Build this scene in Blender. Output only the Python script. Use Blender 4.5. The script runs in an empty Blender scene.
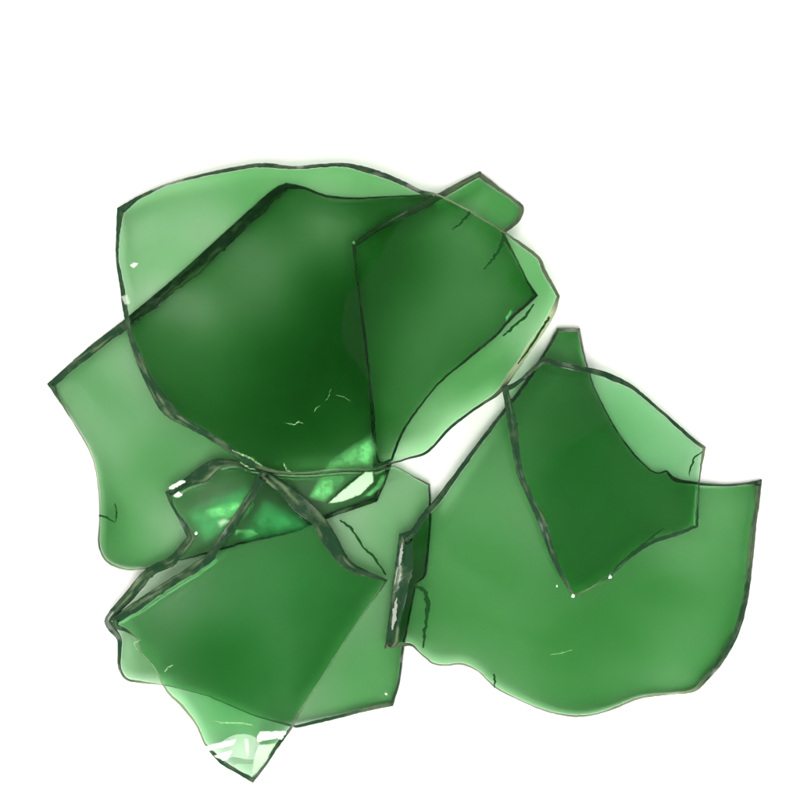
import bpy, math, random
import numpy as np
from itertools import combinations
from mathutils import Vector
from mathutils.geometry import delaunay_2d_cdt

random.seed(7)
rng = np.random.default_rng(11)
sc = bpy.context.scene
col = sc.collection

# ------------------------------------------------------------------ plan
# The pile was measured on a plan of 800 x 800 units (0.5 mm each at table level).
# Heights z are in the same unit.
S = 0.0005
TILT = math.radians(12)
DIST = 0.80
K = 0.200 / DIST
CAM = np.array([0.0, -DIST * math.sin(TILT), DIST * math.cos(TILT)])
FWD = np.array([0.0, math.sin(TILT), -math.cos(TILT)])
UPV = np.array([0.0, math.cos(TILT), math.sin(TILT)])


def P(u, v, z):
    """plan coordinates + height -> world metres"""
    d = FWD + np.array([1.0, 0, 0]) * ((u - 400) / 400 * K) + UPV * ((400 - v) / 400 * K)
    s = (z * S - CAM[2]) / d[2]
    return CAM + d * s


# ------------------------------------------------------------------ materials
def new_mat(name):
    m = bpy.data.materials.new(name)
    m.use_nodes = True
    nt = m.node_tree
    for n in list(nt.nodes):
        nt.nodes.remove(n)
    out = nt.nodes.new('ShaderNodeOutputMaterial')
    return m, nt, out


def N(nt, t, **kw):
    n = nt.nodes.new(t)
    for k, v in kw.items():
        if k in n.inputs:
            n.inputs[k].default_value = v
        else:
            setattr(n, k, v)
    return n


def glass_mat(name, tint):
    m, nt, out = new_mat(name)
    g = N(nt, 'ShaderNodeBsdfGlass', IOR=1.46, Roughness=0.0)
    g.inputs['Color'].default_value = (0.985, 0.995, 0.98, 1)
    co = N(nt, 'ShaderNodeTexCoord')
    no = N(nt, 'ShaderNodeTexNoise', Scale=38.0, Detail=2.0)
    nt.links.new(co.outputs['Object'], no.inputs['Vector'])
    bp = N(nt, 'ShaderNodeBump', Strength=0.12, Distance=0.002)
    nt.links.new(no.outputs['Fac'], bp.inputs['Height'])
    nt.links.new(bp.outputs['Normal'], g.inputs['Normal'])
    va = N(nt, 'ShaderNodeVolumeAbsorption', Density=335.0)
    va.inputs['Color'].default_value = tint
    nt.links.new(g.outputs[0], out.inputs['Surface'])
    nt.links.new(va.outputs[0], out.inputs['Volume'])
    return m


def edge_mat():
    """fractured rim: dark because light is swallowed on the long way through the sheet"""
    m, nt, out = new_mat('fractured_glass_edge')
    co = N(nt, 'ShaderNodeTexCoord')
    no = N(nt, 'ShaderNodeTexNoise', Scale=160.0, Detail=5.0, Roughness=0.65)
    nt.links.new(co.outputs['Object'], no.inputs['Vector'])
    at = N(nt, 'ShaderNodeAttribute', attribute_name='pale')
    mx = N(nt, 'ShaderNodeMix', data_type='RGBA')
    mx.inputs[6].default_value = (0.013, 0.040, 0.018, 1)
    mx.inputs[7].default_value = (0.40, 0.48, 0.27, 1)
    rp = N(nt, 'ShaderNodeMapRange')
    rp.inputs[1].default_value = 0.35
    rp.inputs[2].default_value = 0.75
    rp.inputs[3].default_value = -0.05
    rp.inputs[4].default_value = 0.10
    nt.links.new(no.outputs['Fac'], rp.inputs[0])
    ad = N(nt, 'ShaderNodeMath', operation='ADD', use_clamp=True)
    nt.links.new(rp.outputs[0], ad.inputs[0])
    nt.links.new(at.outputs['Fac'], ad.inputs[1])
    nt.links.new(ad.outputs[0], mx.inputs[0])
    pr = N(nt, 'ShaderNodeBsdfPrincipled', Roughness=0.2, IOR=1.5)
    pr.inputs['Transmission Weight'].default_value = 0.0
    n2 = N(nt, 'ShaderNodeTexNoise', Scale=55.0, Detail=4.0)
    nt.links.new(co.outputs['Object'], n2.inputs['Vector'])
    r2 = N(nt, 'ShaderNodeMapRange')
    r2.inputs[1].default_value = 0.60
    r2.inputs[2].default_value = 0.66
    r2.inputs[3].default_value = 0.03
    r2.inputs[4].default_value = 0.9
    nt.links.new(n2.outputs['Fac'], r2.inputs[0])
    nt.links.new(r2.outputs[0], pr.inputs['Specular IOR Level'])
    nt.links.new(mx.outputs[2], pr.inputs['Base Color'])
    bp = N(nt, 'ShaderNodeBump', Strength=0.3, Distance=0.0004)
    nt.links.new(no.outputs['Fac'], bp.inputs['Height'])
    nt.links.new(bp.outputs['Normal'], pr.inputs['Normal'])
    nt.links.new(pr.outputs[0], out.inputs['Surface'])
    return m


def crack_mat():
    m, nt, out = new_mat('dark_crack_in_glass')
    no = N(nt, 'ShaderNodeTexNoise', Scale=300.0)
    mx = N(nt, 'ShaderNodeMix', data_type='RGBA')
    mx.inputs[6].default_value = (0.006, 0.03, 0.008, 1)
    mx.inputs[7].default_value = (0.012, 0.055, 0.013, 1)
    nt.links.new(no.outputs['Fac'], mx.inputs[0])
    pr = N(nt, 'ShaderNodeBsdfPrincipled', Roughness=0.4)
    pr.inputs['Specular IOR Level'].default_value = 0.0
    nt.links.new(mx.outputs[2], pr.inputs['Base Color'])
    nt.links.new(pr.outputs[0], out.inputs['Surface'])
    return m


def chip_highlight_mat(name, c, cover, scale):
    """patchy skin on the glass: scratches, chips, painted highlights and caustics"""
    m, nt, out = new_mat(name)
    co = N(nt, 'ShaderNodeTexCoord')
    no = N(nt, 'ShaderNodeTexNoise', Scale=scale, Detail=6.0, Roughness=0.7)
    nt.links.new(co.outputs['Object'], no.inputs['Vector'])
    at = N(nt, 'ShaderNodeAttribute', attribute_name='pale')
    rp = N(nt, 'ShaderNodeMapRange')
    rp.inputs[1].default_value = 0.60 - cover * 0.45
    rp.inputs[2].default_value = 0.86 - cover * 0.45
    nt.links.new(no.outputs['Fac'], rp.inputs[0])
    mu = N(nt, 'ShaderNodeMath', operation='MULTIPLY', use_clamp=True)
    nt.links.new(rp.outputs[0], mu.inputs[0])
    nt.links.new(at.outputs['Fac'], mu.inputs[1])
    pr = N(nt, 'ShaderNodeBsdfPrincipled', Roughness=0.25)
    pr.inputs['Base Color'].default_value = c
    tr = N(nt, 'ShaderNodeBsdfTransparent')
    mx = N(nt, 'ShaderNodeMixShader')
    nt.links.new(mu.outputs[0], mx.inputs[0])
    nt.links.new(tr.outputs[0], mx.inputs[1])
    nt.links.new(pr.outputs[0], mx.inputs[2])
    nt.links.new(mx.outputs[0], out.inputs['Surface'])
    return m


def table_mat():
    m, nt, out = new_mat('white_paper')
    co = N(nt, 'ShaderNodeTexCoord')
    no = N(nt, 'ShaderNodeTexNoise', Scale=60.0, Detail=4.0)
    nt.links.new(co.outputs['Object'], no.inputs['Vector'])
    mx = N(nt, 'ShaderNodeMix', data_type='RGBA')
    mx.inputs[6].default_value = (0.82, 0.815, 0.79, 1)
    mx.inputs[7].default_value = (0.85, 0.845, 0.82, 1)
    nt.links.new(no.outputs['Fac'], mx.inputs[0])
    pr = N(nt, 'ShaderNodeBsdfDiffuse')
    nt.links.new(mx.outputs[2], pr.inputs['Color'])
    nt.links.new(pr.outputs[0], out.inputs['Surface'])
    return m


M_GLASS = glass_mat('bottle_green_glass', (0.08, 0.70, 0.12, 1))
M_COOL = glass_mat('emerald_green_glass', (0.04, 0.72, 0.16, 1))
M_GREY = glass_mat('grey_green_glass', (0.16, 0.65, 0.20, 1))
M_EDGE, M_CRACK = edge_mat(), crack_mat()
M_WHITE = chip_highlight_mat('white_chip_highlight', (0.58, 0.68, 0.54, 1), 1.7, 200)  # white of highlights and reflecting facets, put into the colour
M_SCRATCH = chip_highlight_mat('scratched_glass', (0.22, 0.42, 0.18, 1), 0.55, 900)
M_FACET = chip_highlight_mat('lit_glass_facet', (0.40, 0.66, 0.38, 1), 1.5, 60)  # facets with refracted brightness painted into the colour
M_EDGE_SHEEN = chip_highlight_mat('glass_edge_highlight', (0.26, 0.28, 0.25, 1), 1.2, 400)  # soft highlight on the black edge, painted as pale grey
M_EMERALD = chip_highlight_mat('emerald_caustic_glow', (0.05, 0.42, 0.11, 1), 0.75, 45)  # painted glow of light focused through the stacked shards
M_PALE = chip_highlight_mat('pale_green_lit_glass', (0.14, 0.58, 0.17, 1), 0.5, 75)  # mottled caustic brightness painted as pale green
M_PAPER = table_mat()


# ------------------------------------------------------------------ helpers
def outline(pts, step=3.0, jit=0.14, seed=0):
    """pts: (u, v, rim width, corner flag, paleness) -> dense closed loop (u, v, w, pale)"""
    p = [(*q, *(0,) * (5 - len(q))) if len(q) < 5 else (*q[:4], q[4] * 0.7) for q in pts]
    n = len(p)
    r = np.random.default_rng(seed)
    out = []
    for i in range(n):
        a, b = p[i], p[(i + 1) % n]
        p0 = p[i - 1] if not a[3] else a
        p3 = p[(i + 2) % n] if not b[3] else b
        L = math.hypot(b[0] - a[0], b[1] - a[1])
        k = max(1, int(round(L / step)))
        for j in range(k):
            t = j / k
            xy = []
            for d in (0, 1):
                m1 = (b[d] - p0[d]) * 0.5 if p0 is not a else (b[d] - a[d])
                m2 = (p3[d] - a[d]) * 0.5 if p3 is not b else (b[d] - a[d])
                # keep tangents from overshooting on uneven spacing
                m1 = max(-L, min(L, m1)); m2 = max(-L, min(L, m2))
                h = ((2*t**3-3*t*t+1)*a[d] + (t**3-2*t*t+t)*m1
                     + (-2*t**3+3*t*t)*b[d] + (t**3-t*t)*m2)
                xy.append(h)
            f = 0 if j == 0 else 1
            out.append([xy[0] + f * r.normal(0, jit), xy[1] + f * r.normal(0, jit),
                        a[2]*(1-t)+b[2]*t, a[4]*(1-t)+b[4]*t])
    o = np.array(out)
    # ragged rim width: smooth noise over the loop
    m = len(o)
    nz = r.normal(0, 1, m)
    ker = np.array([.1, .2, .4, .2, .1])
    nz = sum(np.roll(nz, s - 2) * ker[s] for s in range(5))
    lo = r.normal(0, 1, m)
    for _ in range(14):
        lo = (np.roll(lo, 1) + lo + np.roll(lo, -1)) / 3
    lo = lo / (lo.std() + 1e-9)
    o[:, 2] = np.maximum(0.9, o[:, 2] * (1.18 + 0.06 * nz + 0.10 * np.clip(lo, -1.5, 1.5) + 0.12 * (r.uniform(0, 1, m) > 0.97)))
    return o


def area(o):
    x, y = o[:, 0], o[:, 1]
    return 0.5 * np.sum(x * np.roll(y, -1) - np.roll(x, -1) * y)


def inset(o, w):
    d = np.roll(o[:, :2], -1, 0) - np.roll(o[:, :2], 1, 0)
    d /= np.linalg.norm(d, axis=1)[:, None] + 1e-9
    nrm = np.stack([-d[:, 1], d[:, 0]], 1) * np.sign(area(o))
    return o[:, :2] + nrm * w[:, None]


def inside(q, poly):
    x, y = q[:, 0], q[:, 1]
    r = np.zeros(len(q), bool)
    for i in range(len(poly)):
        x1, y1 = poly[i, 0], poly[i, 1]
        x2, y2 = poly[i - 1, 0], poly[i - 1, 1]
        c = ((y1 > y) != (y2 > y))
        with np.errstate(divide='ignore', invalid='ignore'):
            xi = (x2 - x1) * (y - y1) / (y2 - y1) + x1
        r ^= c & (x < xi)
    return r


def mesh_obj(name, verts, faces, mat, parent, smooth=None, attr=None):
    org = np.array(parent.location) if parent else np.zeros(3)
    me = bpy.data.meshes.new(name)
    me.from_pydata([tuple(np.array(v) - org) for v in verts], [], faces)
    me.materials.append(mat)
    if smooth is not None:
        me.polygons.foreach_set('use_smooth', smooth)
    if attr is not None:
        a = me.attributes.new('pale', 'FLOAT', 'POINT')
        a.data.foreach_set('value', [float(x) for x in attr])
    me.update()
    o = bpy.data.objects.new(name, me)
    col.objects.link(o)
    if parent:
        o.parent = parent
    return o


class Shard:
    def __init__(s, pts, sag, axis, thick, bumps=(), aniso=0.25, seed=0, tiltmax=0.16, jit=0.13):
        s.o = outline(pts, seed=seed, jit=jit)
        s.c = s.o[:, :2].mean(0)
        s.R = np.abs(s.o[:, :2] - s.c).max()
        s.sag, s.ax, s.th, s.bumps, s.an = sag, math.radians(axis), thick, bumps, aniso
        s.pl = (0, 0, 0)
        s.tm = tiltmax
        g = np.random.default_rng(seed + 90)
        s.wob = []
        for _ in range(9):
            wl, an = g.uniform(45, 170), g.uniform(0, 6.28)
            s.wob.append((6.28 / wl * math.cos(an), 6.28 / wl * math.sin(an), g.uniform(0, 6.28), 0.0024 * wl))
        s.ph = np.random.default_rng(seed + 50).uniform(0, 6.28, 6)

    def curve(s, u, v):
        x, y = (u - s.c[0]) / s.R, (v - s.c[1]) / s.R
        p = x * math.cos(s.ax) + y * math.sin(s.ax)
        q = -x * math.sin(s.ax) + y * math.cos(s.ax)
        f = s.sag * (1 - p * p - s.an * q * q)
        f = f + 0.5 * np.sin(p * 5 + s.ph[0]) * np.sin(q * 4 + s.ph[1]) + 0.25 * np.sin(p * 9 + q * 6 + s.ph[2])
        return f

    def thick(s, u, v):
        t = np.full(np.shape(u), float(s.th))
        for (bu, bv, ru, rv, ang, amt) in s.bumps:  # thickness varied locally to paint light and dark into the glass
            a = math.radians(ang)
            x = (u - bu) * math.cos(a) + (v - bv) * math.sin(a)
            y = -(u - bu) * math.sin(a) + (v - bv) * math.cos(a)
            t = t + amt * np.exp(-(x / ru) ** 2 - (y / rv) ** 2)
        for kx, ky, ph, am in s.wob:
            t = t + am * np.sin(kx * u + ky * v + ph)
        # extra thickness near the outline, added to darken the bright halo there
        q = np.stack([np.ravel(u), np.ravel(v)], 1)
        d2 = np.full(len(q), 1e9)
        for a0 in range(0, len(s.o), 60):
            d2 = np.minimum(d2, ((q[:, None, :] - s.o[None, a0:a0 + 60, :2]) ** 2).sum(-1).min(1))
        t = t + 1.5 * np.exp(-d2 / 14.0 ** 2).reshape(np.shape(u))
        return np.maximum(t, 0.8)

    def bot(s, u, v):
        a, b, c = s.pl
        return a * (u - s.c[0]) + b * (v - s.c[1]) + c + s.curve(u, v)

    def top(s, u, v):
        return s.bot(u, v) + s.thick(u, v)

    def samples(s):
        lo, hi = s.o[:, :2].min(0), s.o[:, :2].max(0)
        g = np.stack(np.meshgrid(np.arange(lo[0], hi[0], 5), np.arange(lo[1], hi[1], 5)), -1).reshape(-1, 2)
        return np.concatenate([g[inside(g, s.o)], s.o[:, :2]])


def settle(s, lower):
    """lay the shard down: lowest centre of gravity that clears everything below it"""
    q = s.samples()
    u, v = q[:, 0], q[:, 1]
    need = np.full(len(q), 0.4)
    for l in lower:
        m = inside(q, l.o)
        # small margin around the outline too
        for du, dv in ((3, 0), (-3, 0), (0, 3), (0, -3)):
            m |= inside(q + np.array([du, dv]), l.o)
        need[m] = np.maximum(need[m], l.top(u[m], v[m]) + 1.2)
    b = need - s.curve(u, v)
    A = np.stack([u - s.c[0], v - s.c[1], np.ones(len(q))], 1)
    tm = s.tm
    A = np.concatenate([[[1, 0, 0], [-1, 0, 0], [0, 1, 0], [0, -1, 0], [0, 0, 1]], A])
    b = np.concatenate([[-tm] * 4, [-100], b])
    # centre of gravity relative to s.c
    cg = q[:-len(s.o)].mean(0) - s.c
    cost = np.array([cg[0], cg[1], 1.0])
    act = [0, 1, 2, 3, 4]
    x = None
    for _ in range(80):
        best, bx = 1e9, None
        for tri in combinations(act, 3):
            M = A[list(tri)]
            if abs(np.linalg.det(M)) < 1e-9:
                continue
            y = np.linalg.solve(M, b[list(tri)])
            if (A[act] @ y - b[act] > -1e-6).all() and cost @ y < best:
                best, bx = cost @ y, y
        x = bx
        viol = A @ x - b
        k = int(viol.argmin())
        if viol[k] > -1e-4:
            break
        # drop slack constraints, keep the box
        act = [i for i in act if i < 5 or abs(A[i] @ x - b[i]) < 30] + [k]
        act = list(dict.fromkeys(act))[-24:] if len(act) > 24 else list(dict.fromkeys(act))
        for i in range(5):
            if i not in act:
                act.append(i)
    s.pl = tuple(x)
    print('settled', s.c.round(), 'plane', np.round(x, 3))


def build(s, label, glass=None, smooth_edge=True):
    o = s.o
    zc = max(0.0, float(s.bot(s.c[0], s.c[1])))
    root = bpy.data.objects.new('glass_shard', None)
    base = P(s.c[0], s.c[1], 0)
    root.location = base
    root.empty_display_size = 0.01
    col.objects.link(root)
    root['label'] = label
    root['category'] = 'glass shard'
    root['group'] = 'broken pieces of green glass in the pile'
    bpy.context.view_layer.update()
    # --- glass sheet
    inn = inset(o, o[:, 2])
    lo, hi = inn.min(0), inn.max(0)
    st = 6.0
    g = []
    for r_, y in enumerate(np.arange(lo[1], hi[1], st * 0.866)):
        for x in np.arange(lo[0] + (r_ % 2) * st / 2, hi[0], st):
            g.append((x, y))
    g = np.array(g)
    g = g[inside(g, inn)]
    dmin = np.sqrt(((g[:, None, :] - inn[None]) ** 2).sum(-1)).min(1)
    g = g[dmin > 2.5]
    n = len(inn)
    vs = [Vector((float(a), float(b))) for a, b in np.concatenate([inn, g])]
    ed = [(i, (i + 1) % n) for i in range(n)]
    V, E, F, *_ = delaunay_2d_cdt(vs, ed, [], 1, 1e-4)
    uv = np.array([(a.x, a.y) for a in V])
    tris = [tuple(f) for f in F]
    fix = []
    for f in tris:
        a, b, c = uv[f[0]], uv[f[1]], uv[f[2]]
        cr = (b[0]-a[0])*(c[1]-a[1]) - (b[1]-a[1])*(c[0]-a[0])
        fix.append(f if cr < 0 else (f[0], f[2], f[1]))     # plan v runs down: world up is cr < 0
    m = len(uv)
    zt, zb = s.top(uv[:, 0], uv[:, 1]), s.bot(uv[:, 0], uv[:, 1])
    verts = [P(uv[i, 0], uv[i, 1], zt[i]) for i in range(m)] + [P(uv[i, 0], uv[i, 1], zb[i]) for i in range(m)]
    faces = [f for f in fix] + [(a + m, c + m, b + m) for a, b, c in fix]
    sm = [True] * len(faces)
    he = {}
    for f in fix:
        for i in range(3):
            he[(f[i], f[(i + 1) % 3])] = 1
    bd = [e for e in he if (e[1], e[0]) not in he]
    off = len(verts)
    dupl = {}
    for a, b in bd:
        for k in (a, b):
            if k not in dupl:
                dupl[k] = off
                off += 2
                verts.append(verts[k]); verts.append(verts[k + m])
    for a, b in bd:
        faces.append((dupl[b], dupl[a], dupl[a] + 1, dupl[b] + 1))
        sm.append(False)
    sheet = mesh_obj('glass_sheet', verts, faces, glass or M_GLASS, root, sm)
    # --- broken edge: a solid rim hugging the sheet
    r = np.random.default_rng(int(abs(s.c[0] * 7 + s.c[1])))
    K_ = 7
    w = o[:, 2]
    rings, pale = [], []
    mm = len(o)
    def streak(n_smooth):
        a = r.normal(0, 1, mm)
        for _ in range(n_smooth):
            a = (np.roll(a, 1) + a + np.roll(a, -1)) / 3
        return np.clip(a / (a.std() + 1e-9), -2, 2)
    wide = np.clip((w - 3) / 7, 0, 1)
    for k in range(K_):
        t = k / (K_ - 1)
        uvk = inset(o, (w - 0.35) * (1 - t))
        tt, bb = s.thick(uvk[:, 0], uvk[:, 1]), s.bot(uvk[:, 0], uvk[:, 1])
        nz = r.normal(0, 1, mm)
        nz = (np.roll(nz, 1) + nz + np.roll(nz, -1)) / 3
        drop = tt * (0.62 * t ** 1.6) + (nz * 0.15 * np.minimum(1, w / 6) if 0 < k < K_ - 1 else 0)
        if 0 < k < K_ - 1:
            drop = drop + streak(10) * 0.75 * wide
        pale.append(o[:, 3] + np.maximum(0, streak(8) - 0.5) * 0.16 * wide * (0 < k < K_ - 1))
        rings.append([P(uvk[i, 0], uvk[i, 1], bb[i] + tt[i] - max(-0.3, drop[i])) for i in range(mm)])
    uvo, uvi = o[:, :2], inset(o, (w - 0.35))
    bo = s.bot(uvo[:, 0], uvo[:, 1]) + 0.12 * s.thick(uvo[:, 0], uvo[:, 1])
    bi = s.bot(uvi[:, 0], uvi[:, 1])
    rings.append([P(uvo[i, 0], uvo[i, 1], bo[i]) for i in range(mm)])
    rings.append([P(uvi[i, 0], uvi[i, 1], bi[i]) for i in range(mm)])
    rv = [p for ring in rings for p in ring]
    rf = []
    nr = len(rings)
    sg = area(o) > 0
    for k in range(nr):
        for i in range(mm):
            j = (i + 1) % mm
            k2 = (k + 1) % nr
            q = (k * mm + i, k * mm + j, k2 * mm + j, k2 * mm + i)
            rf.append(q if not sg else q[::-1])
    mesh_obj('broken_edge', rv, rf, M_EDGE, root, [smooth_edge] * len(rf), np.concatenate(pale + [o[:, 3], o[:, 3]]))
    return root


def ribbon(s, root, name, pts, mat, lift=0.5):
    """a thin crack, scratch or painted highlight lying in the skin of the sheet; pts: (u, v, half width)"""
    p = np.array(pts, float)
    t = np.linspace(0, len(p) - 1, (len(p) - 1) * 6 + 1)
    q = np.stack([np.interp(t, range(len(p)), p[:, d]) for d in range(3)], 1)
    q[1:-1, :2] += rng.normal(0, 0.35, (len(q) - 2, 2))
    d = np.gradient(q[:, :2], axis=0)
    d /= np.linalg.norm(d, axis=1)[:, None] + 1e-9
    nn = np.stack([-d[:, 1], d[:, 0]], 1)
    hw = q[:, 2:3] * rng.uniform(0.7, 1.3, (len(q), 1))
    L, R = q[:, :2] + nn * hw, q[:, :2] - nn * hw
    v, f = [], []
    for a, b in zip(L, R):
        c = (a + b) / 2
        v += [P(a[0], a[1], s.top(a[0], a[1]) + lift * .3), P(c[0], c[1], s.top(c[0], c[1]) + lift),
              P(b[0], b[1], s.top(b[0], b[1]) + lift * .3)]
    for i in range(len(q) - 1):
        for k in (0, 1):
            f.append((3*i+k, 3*i+3+k, 3*i+4+k, 3*i+1+k))
    return mesh_obj(name, v, f, mat, root, [True] * len(f), [1.0] * len(v))


def patch(s, root, name, pts, mat, lift=0.6, soft=4.0, step=1.4, tilt=(0, 0), peak=1.0):
    """an irregular patch on the sheet"""
    o = np.array(pts, float)
    dense = []
    for i in range(len(o)):
        a, b = o[i], o[(i + 1) % len(o)]
        k = max(1, int(np.linalg.norm(b - a) / step))
        for j in range(k):
            dense.append(a + (b - a) * j / k + (rng.normal(0, .15, 2) if j else 0))
    o = np.array(dense)
    lo, hi = o.min(0), o.max(0)
    g = np.stack(np.meshgrid(np.arange(lo[0], hi[0], step), np.arange(lo[1], hi[1], step)), -1).reshape(-1, 2)
    g = g + rng.normal(0, .3, g.shape)
    g = g[inside(g, o)]
    if len(g):
        dm = np.sqrt(((g[:, None] - o[None]) ** 2).sum(-1)).min(1)
        g, dm = g[dm > .6], dm[dm > .6]
    n = len(o)
    allp = np.concatenate([o, g]) if len(g) else o
    V, E, F, *_ = delaunay_2d_cdt([Vector(map(float, a)) for a in allp], [(i, (i+1) % n) for i in range(n)], [], 1, 1e-4)
    uv = np.array([(a.x, a.y) for a in V])
    dd = np.sqrt(((uv[:, None] - o[None]) ** 2).sum(-1)).min(1)
    pale = np.clip(dd / soft, 0, 1) * peak if soft > 0 else np.full(len(uv), peak)
    cc = uv.mean(0)
    z = s.top(uv[:, 0], uv[:, 1]) + lift + np.maximum(0, tilt[0]*(uv[:, 0]-cc[0]) + tilt[1]*(uv[:, 1]-cc[1]))
    fs = []
    for f in F:
        a, b, c = uv[f[0]], uv[f[1]], uv[f[2]]
        fs.append(tuple(f) if (b[0]-a[0])*(c[1]-a[1])-(b[1]-a[1])*(c[0]-a[0]) < 0 else (f[0], f[2], f[1]))
    return mesh_obj(name, [P(uv[i, 0], uv[i, 1], z[i]) for i in range(len(uv))], fs, mat, root, [True]*len(fs), pale)


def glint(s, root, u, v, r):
    """painted glint: a tiny white cone standing in for a highlight dot"""
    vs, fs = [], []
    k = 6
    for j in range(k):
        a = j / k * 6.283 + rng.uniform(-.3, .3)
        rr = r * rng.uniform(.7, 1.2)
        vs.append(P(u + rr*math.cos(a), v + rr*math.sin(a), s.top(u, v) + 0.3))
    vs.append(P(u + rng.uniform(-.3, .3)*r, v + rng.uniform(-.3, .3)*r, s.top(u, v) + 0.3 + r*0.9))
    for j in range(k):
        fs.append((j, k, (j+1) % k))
    return mesh_obj('painted_glint', vs, fs, M_WHITE, root, [False]*k, [1]*(k+1))


# ------------------------------------------------------------------ the setting
def build_table():
    n, h = 24, 1.6
    vs = [((i/n-.5)*2*h, (j/n-.5)*2*h, 0) for j in range(n+1) for i in range(n+1)]
    fs = [(j*(n+1)+i, j*(n+1)+i+1, (j+1)*(n+1)+i+1, (j+1)*(n+1)+i) for j in range(n) for i in range(n)]
    o = mesh_obj('ground', vs, fs, M_PAPER, None)
    o['kind'] = 'structure'
build_table()

# ------------------------------------------------------------------ the seven shards
# points: (u, v, rim width, corner, paleness of the rim)
left = Shard([(47,384,5,1),(90,346,7,0),(130,315,9,0),(186,268,10,0),(236,222,11,0),(272,190,10,0),(286,182,6,1),
              (305,186,2.5,0),(325,194,2.5,0),(350,197,2,0),(382,196,2,0),(432,193,1.5,1),(434,200,1.0,1),
              (410,216,1.0,0),(380,233,1.0,0),(357,248,1.0,1),(362,320,1.2,0),(372,400,1.2,0),(379,462,1.5,0),(392,463,2.5,1),
              (384,486,4,0),(377,502,5,1),(350,511,4.5,0),(322,521,4,0),(298,532,3,0),(250,543,2.4,0),(203,555,2,0),
              (172,562,1.6,0,.4),(150,568,1.6,0,.5),(125,570,2,0,.4),(106,562,2.5,0,.2),(98,545,2,0),(99,520,1.6,0,.2),
              (98,490,1.5,0,.5),(92,458,1.5,0,.5),(76,428,1.6,0,.4),(58,400,2.4,0,.1)],
             sag=5, axis=35, thick=5.1, seed=1,
             bumps=[(235,290,110,65,-40,-2.9),(330,230,60,30,0,-1.8),(325,350,55,95,30,3.4),(160,462,30,70,50,1.0),(300,420,90,60,0,2.0),(285,500,95,42,-14,-3.8),(205,515,60,44,0,-1.0),(80,395,60,60,0,-1.4),(120,540,60,50,0,1.2)])
tab = Shard([(352,243,2.5,1,.1),(375,228,4,0,.12),(408,210,6,0,.12),(430,198,6,0,.12),(455,184,5.5,0,.12),(480,171,5,1,.1),
             (498,186,3.5,0,.2),(514,198,3,0,.2),(524,208,4,0,.2),(519,222,4,0,.15),(505,233,3,1,.1),
             (518,258,1.6,0,.2),(530,282,1.8,0),(539,295,2.4,1),(530,304,2.6,0),(512,320,3,0),(496,338,2.6,0),(470,360,2.2,0),(440,384,2,0),
             (420,408,2,0),(404,432,2.4,0),(393,461,2.4,1),(382,466,2.5,0),(373,469,2.5,1),
             (371,420,1.6,0),(366,350,1.4,0),(359,300,1.2,0)],
            sag=4, axis=60, thick=2.7, seed=2, tiltmax=.12,
            bumps=[(380,275,26,62,20,7.5),(400,330,40,90,25,2.2),(392,420,30,50,0,.6),(458,196,45,9,-30,4.5),(500,208,26,20,30,4.0),(400,450,30,25,0,-1.4)])
low = Shard([(165,492,5,1),(178,484,8,0),(195,470,13,0),(215,459,11,0),(238,461,5,0),(252,468,3,0),(300,474,1.2,0,.3),(345,471,1.2,0,.3),
             (375,471,1.2,0,.3),(394,466,1.2,0,.3),(412,475,1.2,0,.25),(430,484,1.8,1,.1),(431,500,2,0),(430,530,2.2,0),(428,560,2.4,0),(425,577,2.4,0),
             (416,584,2,1,.1),(409,620,2,0),(404,650,2.4,0),(400,682,2.4,0),(393,706,4,1),(368,711,3,0,.2),(340,718,3,0),(315,724,3.5,0),(296,728,3,1),
             (255,716,1.2,0,.4),(212,698,1.2,0,.4),(182,690,1.2,0,.5),(160,685,1.2,0,.5),(140,683,2,0,.3),(126,680,2.4,0,.1),(118,668,3,0),(117,640,4,0),
             (108,630,6,0),(105,618,6,0),(124,594,8,0),(146,569,9,0),(170,556,8,0),(187,537,7,1),(178,518,3,0),(171,506,3,0)],
            sag=4, axis=20, thick=3.0, seed=3,
            bumps=[(262,500,95,42,0,-2.2),(265,610,85,75,0,-1.3),(160,595,50,40,-40,-1.0),(126,664,26,30,0,2.6),(350,690,70,50,-20,2.4),(395,560,50,100,0,2.6),(410,482,25,14,0,-.8)])
right = Shard([(557,328,3,1,.2),(580,328,2.5,1,.2),(583,345,2,0,.1),(588,366,1.6,0),(598,395,1.6,0),(618,432,1.8,0),(640,460,2,0),(655,472,1.8,0),(666,470,2.4,1),
               (676,478,4,0),(695,482,2.6,0),(722,484,2.2,0),(748,482,2.5,0),(762,479,6,1),(760,500,4.5,0,.1),(757,520,4.5,0,.1),(753,560,5,0,.1),(748,600,5.5,0),(738,636,5,0),(722,664,5,0),(708,680,5,0),(694,692,3,0,.3),
               (670,695,2,0,.5),(640,699,2,0,.3),(612,710,2,0,.3),(582,717,2,0,.2),(550,713,1.8,0,.3),(518,700,1.6,0,.3),(495,688,1.6,0,.2),
               (478,672,1.5,0,.3),(462,665,1.8,0,.3),(446,666,1.8,0,.3),(432,664,2,0,.2),(418,652,2,0,.2),(410,646,3,0),(384,649,4,1,.25),(386,640,11,1,0),
               (391,600,13,0),(396,560,13,0),(399,534,11,1),(411,530,6,1),(422,514,6,0),(435,499,5,0),(460,466,4,0),(484,434,3.6,0),(505,407,3.4,0),(530,372,3,0),(545,350,2.6,0)],
              sag=6, axis=80, thick=7.7, seed=4,
              bumps=[(590,470,85,80,20,-2.8),(550,610,50,70,0,1.2),(620,600,60,30,-20,1.2),(735,515,40,70,0,-2.0),(640,430,40,30,40,-1.2),(440,590,40,40,0,.4),(470,540,40,60,30,-.6),(570,335,20,14,0,1.0),(650,680,70,16,0,-.8)])
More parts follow.
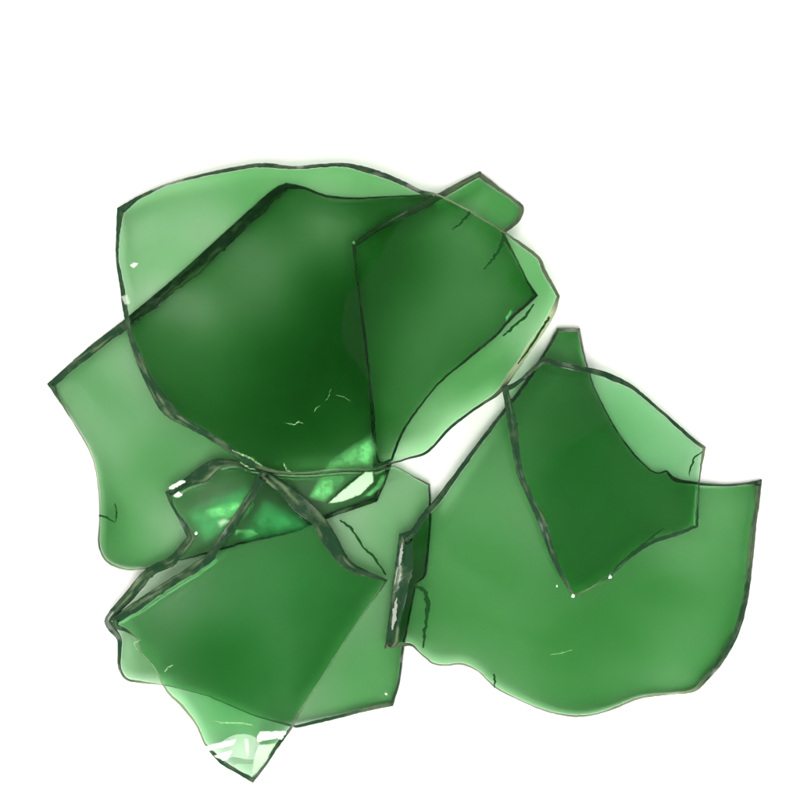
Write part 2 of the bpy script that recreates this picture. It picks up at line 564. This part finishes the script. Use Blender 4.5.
dome = Shard([(117,208,7,1),(140,195,3,0),(165,184,2.5,0,.1),(205,173,3,0),(245,165,4,0),(268,163,4.5,0),(292,166,3,0,.1),(318,164,3.5,0),(345,163,4.5,0),(367,167,5,0),(388,174,5,0),(410,184,4,0),(422,190,3.5,0),
              (440,195,1.6,0,.5),(470,210,1.6,0,.5),(506,232,2,0,.3),(525,245,3,0,.2),(540,257,3,0,.3),(546,270,3.5,1,.2),(553,283,3,0,.3),(560,296,3.5,1,.1),
              (555,314,5,0,.9),(545,331,6,0,1),(530,352,6,0,.9),(515,374,5,0,.6),(501,393,4,0,.2),(488,402,3,0,.1),(470,414,2.5,0),(450,430,2.5,0),(428,453,2.5,0),
              (410,459,2.2,0),(392,464,2,0),(372,470,1.5,0,.1),(335,470,1.2,0,.4),(300,474,1.6,0,.3),(270,472,3,0,.2),(252,466,4,0),(235,456,5,0),(210,440,6,0),(188,428,6,0),(172,420,9,0),(160,410,11,0),(148,388,8,0),
              (138,366,7,0),(128,335,4.5,0),(122,305,5,0),(120,288,4,0),(116,262,3,0),(116,235,3.5,0)],
             sag=10, axis=25, thick=5.0, seed=5,
             bumps=[(225,290,110,80,-40,-2.4),(420,320,90,80,0,-1.5),(330,172,140,18,0,2.0),(330,330,75,55,-50,2.2),(290,425,90,45,10,1.0),(350,380,40,80,0,1.5),(190,205,90,40,-20,-.8),(150,300,35,80,-15,-1.0),(545,285,26,60,-25,1.6),(455,395,60,30,-45,.8),(340,455,75,26,-8,-2.6)])
front = Shard([(262,468,8,1),(285,482,11,0),(304,497,13,0),(322,514,13,0),(336,535,13,0),(350,560,9,0),(368,571,5,0),(388,580,2.5,1),
               (372,602,1.0,0,.3),(346,640,1.0,0,.35),(322,678,1.0,0,.4),(304,706,1.2,0,.4),(292,729,3,1),(278,748,4,0),(266,766,4.5,0),(253,783,4.5,1),
               (238,774,3,0),(222,765,4,0),(212,755,4,0),(204,744,2,0,.4),(196,726,2,0,.5),(182,708,2.5,0,.5),(168,694,2,0,.5),(162,684,1.2,0,.4),
               (154,668,1.2,0,.5),(140,652,1.2,0,.4),(137,640,1.2,0,.3),(126,632,3,0),(114,628,6,0),(112,618,7,1),(128,606,8,0),(160,585,8,0),(190,566,8,0),(208,552,8,0),(224,530,7,0),(244,500,8,0),(257,477,8,0)],
              sag=6, axis=55, thick=4.3, seed=6,
              bumps=[(280,620,55,90,25,1.2),(320,570,50,50,0,.6),(268,500,60,44,0,-3.6),(170,610,50,30,-35,-2.2),(160,660,30,20,0,-.8),(245,765,40,22,0,-2.4),(220,660,50,40,0,1.0)])
top = Shard([(502,388,5,1),(518,380,4,0),(530,369,4,0),(543,357,5,1),(562,362,5,0),(580,366,5,0),(600,370,6,0),(616,376,6,0),(634,386,4,0),(655,404,3,0),(678,424,3,0),(694,438,3,0),(706,447,3,1,.3),
             (703,462,2.2,0,.3),(700,480,1.6,0,.1),(699,505,2,0),(698,527,3,1),(680,535,4,0),(655,543,3.5,0),(632,557,3,0),(612,575,2.2,0),(592,588,1.4,0,.4),(573,598,2,1,.2),
             (561,578,4,0),(550,556,6,0),(540,528,8,0),(529,502,6,0),(518,477,5,0),(513,455,7,0),(508,425,8,0)],
            sag=6, axis=120, thick=3.2, seed=8,
            bumps=[(572,460,50,90,15,1.5),(645,415,50,26,40,.6),(545,420,30,50,0,1.0),(650,520,40,20,-20,.8)])

settle(left, [])
settle(tab, [left])
settle(low, [left])
settle(right, [low, left, tab])
settle(dome, [left, tab, low, right])
settle(front, [left, low, right])
settle(top, [right, dome, left, tab, low])

r_left = build(left, 'large flat green shard at the far left with a long thick straight upper edge', M_GREY)
r_tab = build(tab, 'dark green shard whose squared tab pokes out beside the biggest curved piece, at the top')
r_low = build(low, 'pale green shard lying beneath the pointed front piece, with a dark glossy upper left corner', M_GREY)
r_right = build(right, 'broad rounded green shard at the lower right with a thick black left edge', M_GREY)
r_dome = build(dome, 'biggest curved green shard lying over the upper left of the pile')
r_front = build(front, 'dark green shard at the bottom left ending in a chipped clear point', M_COOL)
r_top = build(top, 'smaller pointed green shard lying on the broad rounded shard at the right', M_COOL)

# --- cracks, scratches and chips, with painted highlights, glints and caustic light
ribbon(left, r_left, 'crack', [(99,515,1.0),(107,518,.9),(114,522,.5)], M_CRACK)
ribbon(left, r_left, 'crack', [(115,523,.4),(117,514,.8),(115,503,.4)], M_CRACK)
ribbon(dome, r_dome, 'crack', [(504,236,2.2),(499,250,1.6),(492,260,1.2),(484,269,.6)], M_CRACK)
ribbon(dome, r_dome, 'crack', [(470,212,1.6),(462,222,1.2),(452,230,.5)], M_CRACK)
ribbon(dome, r_dome, 'crack', [(549,317,1.0),(540,332,1.2),(527,352,1.0),(518,364,.5)], M_CRACK)
ribbon(dome, r_dome, 'crack', [(534,304,.6),(524,318,1.4),(510,330,1.2),(503,336,.6)], M_CRACK)
ribbon(right, r_right, 'crack', [(494,674,1.0),(495,682,.8),(494,688,.5)], M_CRACK)
ribbon(right, r_right, 'crack', [(414,584,1.0),(426,592,2.2),(428,606,2.4),(425,630,1.6),(423,648,.8)], M_CRACK)
ribbon(top, r_top, 'crack', [(612,572,.6),(626,558,1.2),(645,543,1.0),(664,528,.5)], M_CRACK)
ribbon(top, r_top, 'crack', [(702,452,.6),(694,458,1.1),(690,470,.8),(689,476,.4)], M_CRACK)
ribbon(low, r_low, 'crack', [(340,520,.8),(352,529,1.2),(362,546,1.0),(374,557,1.2),(386,575,.8)], M_CRACK)
ribbon(low, r_low, 'crack', [(172,494,.7),(182,488,1.0),(192,482,.5)], M_CRACK)

patch(low, r_low, 'chip_highlight', [(168,487),(180,480),(188,481),(178,487),(170,491)], M_WHITE, soft=.8, lift=1.2)  # white highlight painted on the dark corner
patch(low, r_low, 'chip_highlight', [(174,494),(179,491),(184,495),(178,498),(173,497)], M_WHITE, soft=.8, lift=1.0)
patch(front, r_front, 'chip_highlight', [(203.6,745.8),(236.9,738.5),(234.4,745),(208.4,751.5)], M_WHITE, soft=.5)  # reflections on the tip facets, painted white
patch(front, r_front, 'chip_highlight', [(212.5,755.6),(233.6,749),(228.8,759.6),(223,761)], M_WHITE, soft=.5)
patch(front, r_front, 'chip_highlight', [(256.4,736.9),(259.6,731.2),(288,730.6),(282,740),(277.5,738.5),(257,742.6)], M_WHITE, soft=.6)
patch(front, r_front, 'chip_highlight', [(250,780),(254,756),(258,745),(277,742.6),(264.5,764)], M_FACET, soft=1.2, peak=.8)
patch(front, r_front, 'chip_highlight', [(243.4,738.5),(249,737),(250,753),(247.4,761),(245,751.5)], M_FACET, soft=1.5, peak=.8)
patch(low, r_low, 'chip_highlight', [(326.8,504),(346,487),(365,471.5),(373,471.5),(374,482),(360.5,495),(342.5,502)], M_FACET, soft=1.2)
ribbon(low, r_low, 'crack', [(327,503,.3),(345,486,.5),(363,472,.3)], M_CRACK, lift=1.0)
patch(low, r_low, 'chip_highlight', [(306,498),(318,478),(326,474),(360,473),(340,490),(325,503)], M_PALE, soft=7, peak=.9)  # painted caustic light beside the bright facet
patch(low, r_low, 'chip_highlight', [(362,497),(376,484),(380,474),(388,474),(382,488),(370,497)], M_PALE, soft=3, peak=.9)
patch(dome, r_dome, 'chip_highlight', [(314,480),(330,460),(352,444),(372,432),(378,448),(374,469),(345,470),(325,474)], M_PALE, soft=9, peak=.75)
patch(low, r_low, 'chip_highlight', [(202,510),(222,503),(247,498),(256,505),(243,523),(225,519),(211,519)], M_PALE, soft=5)
patch(low, r_low, 'chip_highlight', [(216,521),(224,517),(231,519),(234,524),(227,525),(220,529)], M_FACET, soft=4, peak=.8)
patch(low, r_low, 'chip_highlight', [(182,512),(215,494),(250,482),(258,492),(246,512),(234,536),(205,546),(192,532)], M_EMERALD, soft=14, peak=.5, lift=.4)  # soft emerald caustic glow, painted on
patch(front, r_front, 'chip_highlight', [(246,520),(264,496),(290,508),(316,528),(300,533),(250,543),(234,540)], M_EMERALD, soft=14, peak=.45, lift=.4)
patch(front, r_front, 'chip_highlight', [(232,535),(236,529),(252,529),(260,534),(245,540)], M_PALE, soft=2.5)
patch(dome, r_dome, 'chip_highlight', [(129,265),(134,262),(139,263),(134,269)], M_WHITE, soft=.7)
patch(dome, r_dome, 'chip_highlight', [(505,317),(513,305),(512,314),(506,323)], M_PALE, soft=1.5)
patch(dome, r_dome, 'chip_highlight', [(120,296),(128,294),(131,304),(125,306)], M_WHITE, soft=1.5, peak=.5)
for a in ([(326,400,.15),(329,395,.3),(331,389,.15)], [(336,395,.15),(344,397,.25),(350,401,.15)],
          [(286,423,.2),(294,425,.5),(299,421,.6),(303,424,.2)], [(314,412,.15),(316,408,.3),(320,406,.15)],
          [(232,450,.5),(243,455,.9),(252,459,1.1),(262,466,.6)], [(240,462,.5),(248,467,.8),(255,470,.4)], [(283,462,.5),(287,470,.8),(291,472,.4)]):
    ribbon(dome, r_dome, 'scratch', a, M_SCRATCH, lift=.3)
ribbon(front, r_front, 'scratch', [(214,721,.3),(228,723,.8),(240,723,.6),(252,725,.3)], M_SCRATCH, lift=.3)
ribbon(front, r_front, 'scratch', [(137,650,.5),(134,643,.8),(140,640,.5)], M_SCRATCH, lift=.3)
ribbon(front, r_front, 'scratch', [(165,672,.5),(168,667,.8),(173,665,.4)], M_SCRATCH, lift=.3)
ribbon(right, r_right, 'chip_highlight', [(402,543,.4),(401,552,1.5),(400,560,1.3),(399,568,.4)], M_EDGE_SHEEN)  # highlight strips painted along the thick left edge
ribbon(right, r_right, 'chip_highlight', [(397,598,.4),(395,610,1.8),(394,620,1.7),(392,630,.5)], M_EDGE_SHEEN)
ribbon(right, r_right, 'scratch', [(550,655,.3),(560,653,.6),(572,650,.3)], M_SCRATCH, lift=.3)
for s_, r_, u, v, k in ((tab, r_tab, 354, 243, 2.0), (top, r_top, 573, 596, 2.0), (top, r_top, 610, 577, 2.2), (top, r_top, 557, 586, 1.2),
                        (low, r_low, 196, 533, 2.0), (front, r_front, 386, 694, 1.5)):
    glint(s_, r_, u, v, k)  # white dots painted in for small highlights

# ------------------------------------------------------------------ light
def soft_box(name, loc, sx, sy, power, c=(1, 1, 1)):
    d = bpy.data.lights.new(name, 'AREA')
    d.shape = 'RECTANGLE'
    d.size, d.size_y, d.energy, d.color = sx, sy, power, c
    o = bpy.data.objects.new(name, d)
    col.objects.link(o)
    o.location = loc
    o.rotation_euler = (Vector((0, 0, 0)) - Vector(loc)).to_track_quat('-Z', 'Y').to_euler()
    return o


soft_box('added_soft_box', (-1.3, 0.5, 1.1), 0.8, 0.6, 9, (1.0, 0.99, 0.97))  # unseen soft boxes, added for side light and glints
soft_box('added_soft_box', (1.2, -0.5, 0.9), 0.5, 0.4, 4)

# added unseen lamps: a front key, then a faint sheen over the right half
soft_box('added_soft_box', (0.05, -0.88, 1.22), 1.0, 0.8, 26, (1.0, 0.99, 0.96))  # key lamp out of view, added to brighten the overlapping glass
d_ = soft_box('sheen_soft_box', (0.36, 0.42, 1.35), 0.8, 0.62, 0.36)  # unseen panel, added to be mirrored as a faint sheen
d_.rotation_euler = (0, 0, math.radians(28))

# unseen gradient surround: bright sides for light, dark overhead to limit reflections
w = bpy.data.worlds.new('World')
sc.world = w
w.use_nodes = True
nt = w.node_tree
bg = nt.nodes['Background']
tc = N(nt, 'ShaderNodeTexCoord')
sx = N(nt, 'ShaderNodeSeparateXYZ')
nt.links.new(tc.outputs['Generated'], sx.inputs[0])
cr = N(nt, 'ShaderNodeValToRGB')
e = cr.color_ramp
e.interpolation = 'EASE'
e.elements[0].position, e.elements[0].color = 0.0, (0.25, 0.25, 0.24, 1)
e.elements[1].position, e.elements[1].color = 1.0, (0.05, 0.05, 0.055, 1)
for p, k in ((0.30, 0.6), (0.46, 1.1), (0.64, 0.95), (0.82, 0.06)):
    q = e.elements.new(p)
    q.color = (k, k, k * 0.98, 1)
nt.links.new(sx.outputs['Z'], cr.inputs[0])
mr = N(nt, 'ShaderNodeMapRange')          # made brighter towards the left, for a directional gradient
for k, val in enumerate((-1.0, 1.0, 1.35, 0.65)):
    mr.inputs[1 + k].default_value = val
nt.links.new(sx.outputs['X'], mr.inputs[0])
vm = N(nt, 'ShaderNodeVectorMath', operation='SCALE')
nt.links.new(cr.outputs[0], vm.inputs[0])
nt.links.new(mr.outputs[0], vm.inputs['Scale'])
nt.links.new(vm.outputs[0], bg.inputs[0])
bg.inputs[1].default_value = 1.85

# ------------------------------------------------------------------ camera
cd = bpy.data.cameras.new('camera')
cam = bpy.data.objects.new('camera', cd)
col.objects.link(cam)
cam.location = CAM
cam.rotation_euler = (TILT, 0, 0)
cd.sensor_width = 36
cd.sensor_fit = 'HORIZONTAL'
cd.lens = 18 / K
cd.clip_start, cd.clip_end = 0.01, 50
sc.camera = cam

sc.render.engine = 'CYCLES'
sc.cycles.max_bounces = 32
sc.cycles.transmission_bounces = 32
sc.cycles.glossy_bounces = 8
sc.cycles.diffuse_bounces = 6
sc.cycles.transparent_max_bounces = 32
sc.cycles.caustics_refractive = True
sc.cycles.caustics_reflective = True
sc.cycles.sample_clamp_indirect = 14
sc.cycles.use_denoising = True
sc.view_settings.view_transform = 'Standard'
sc.view_settings.look = 'None'
sc.view_settings.exposure = 0
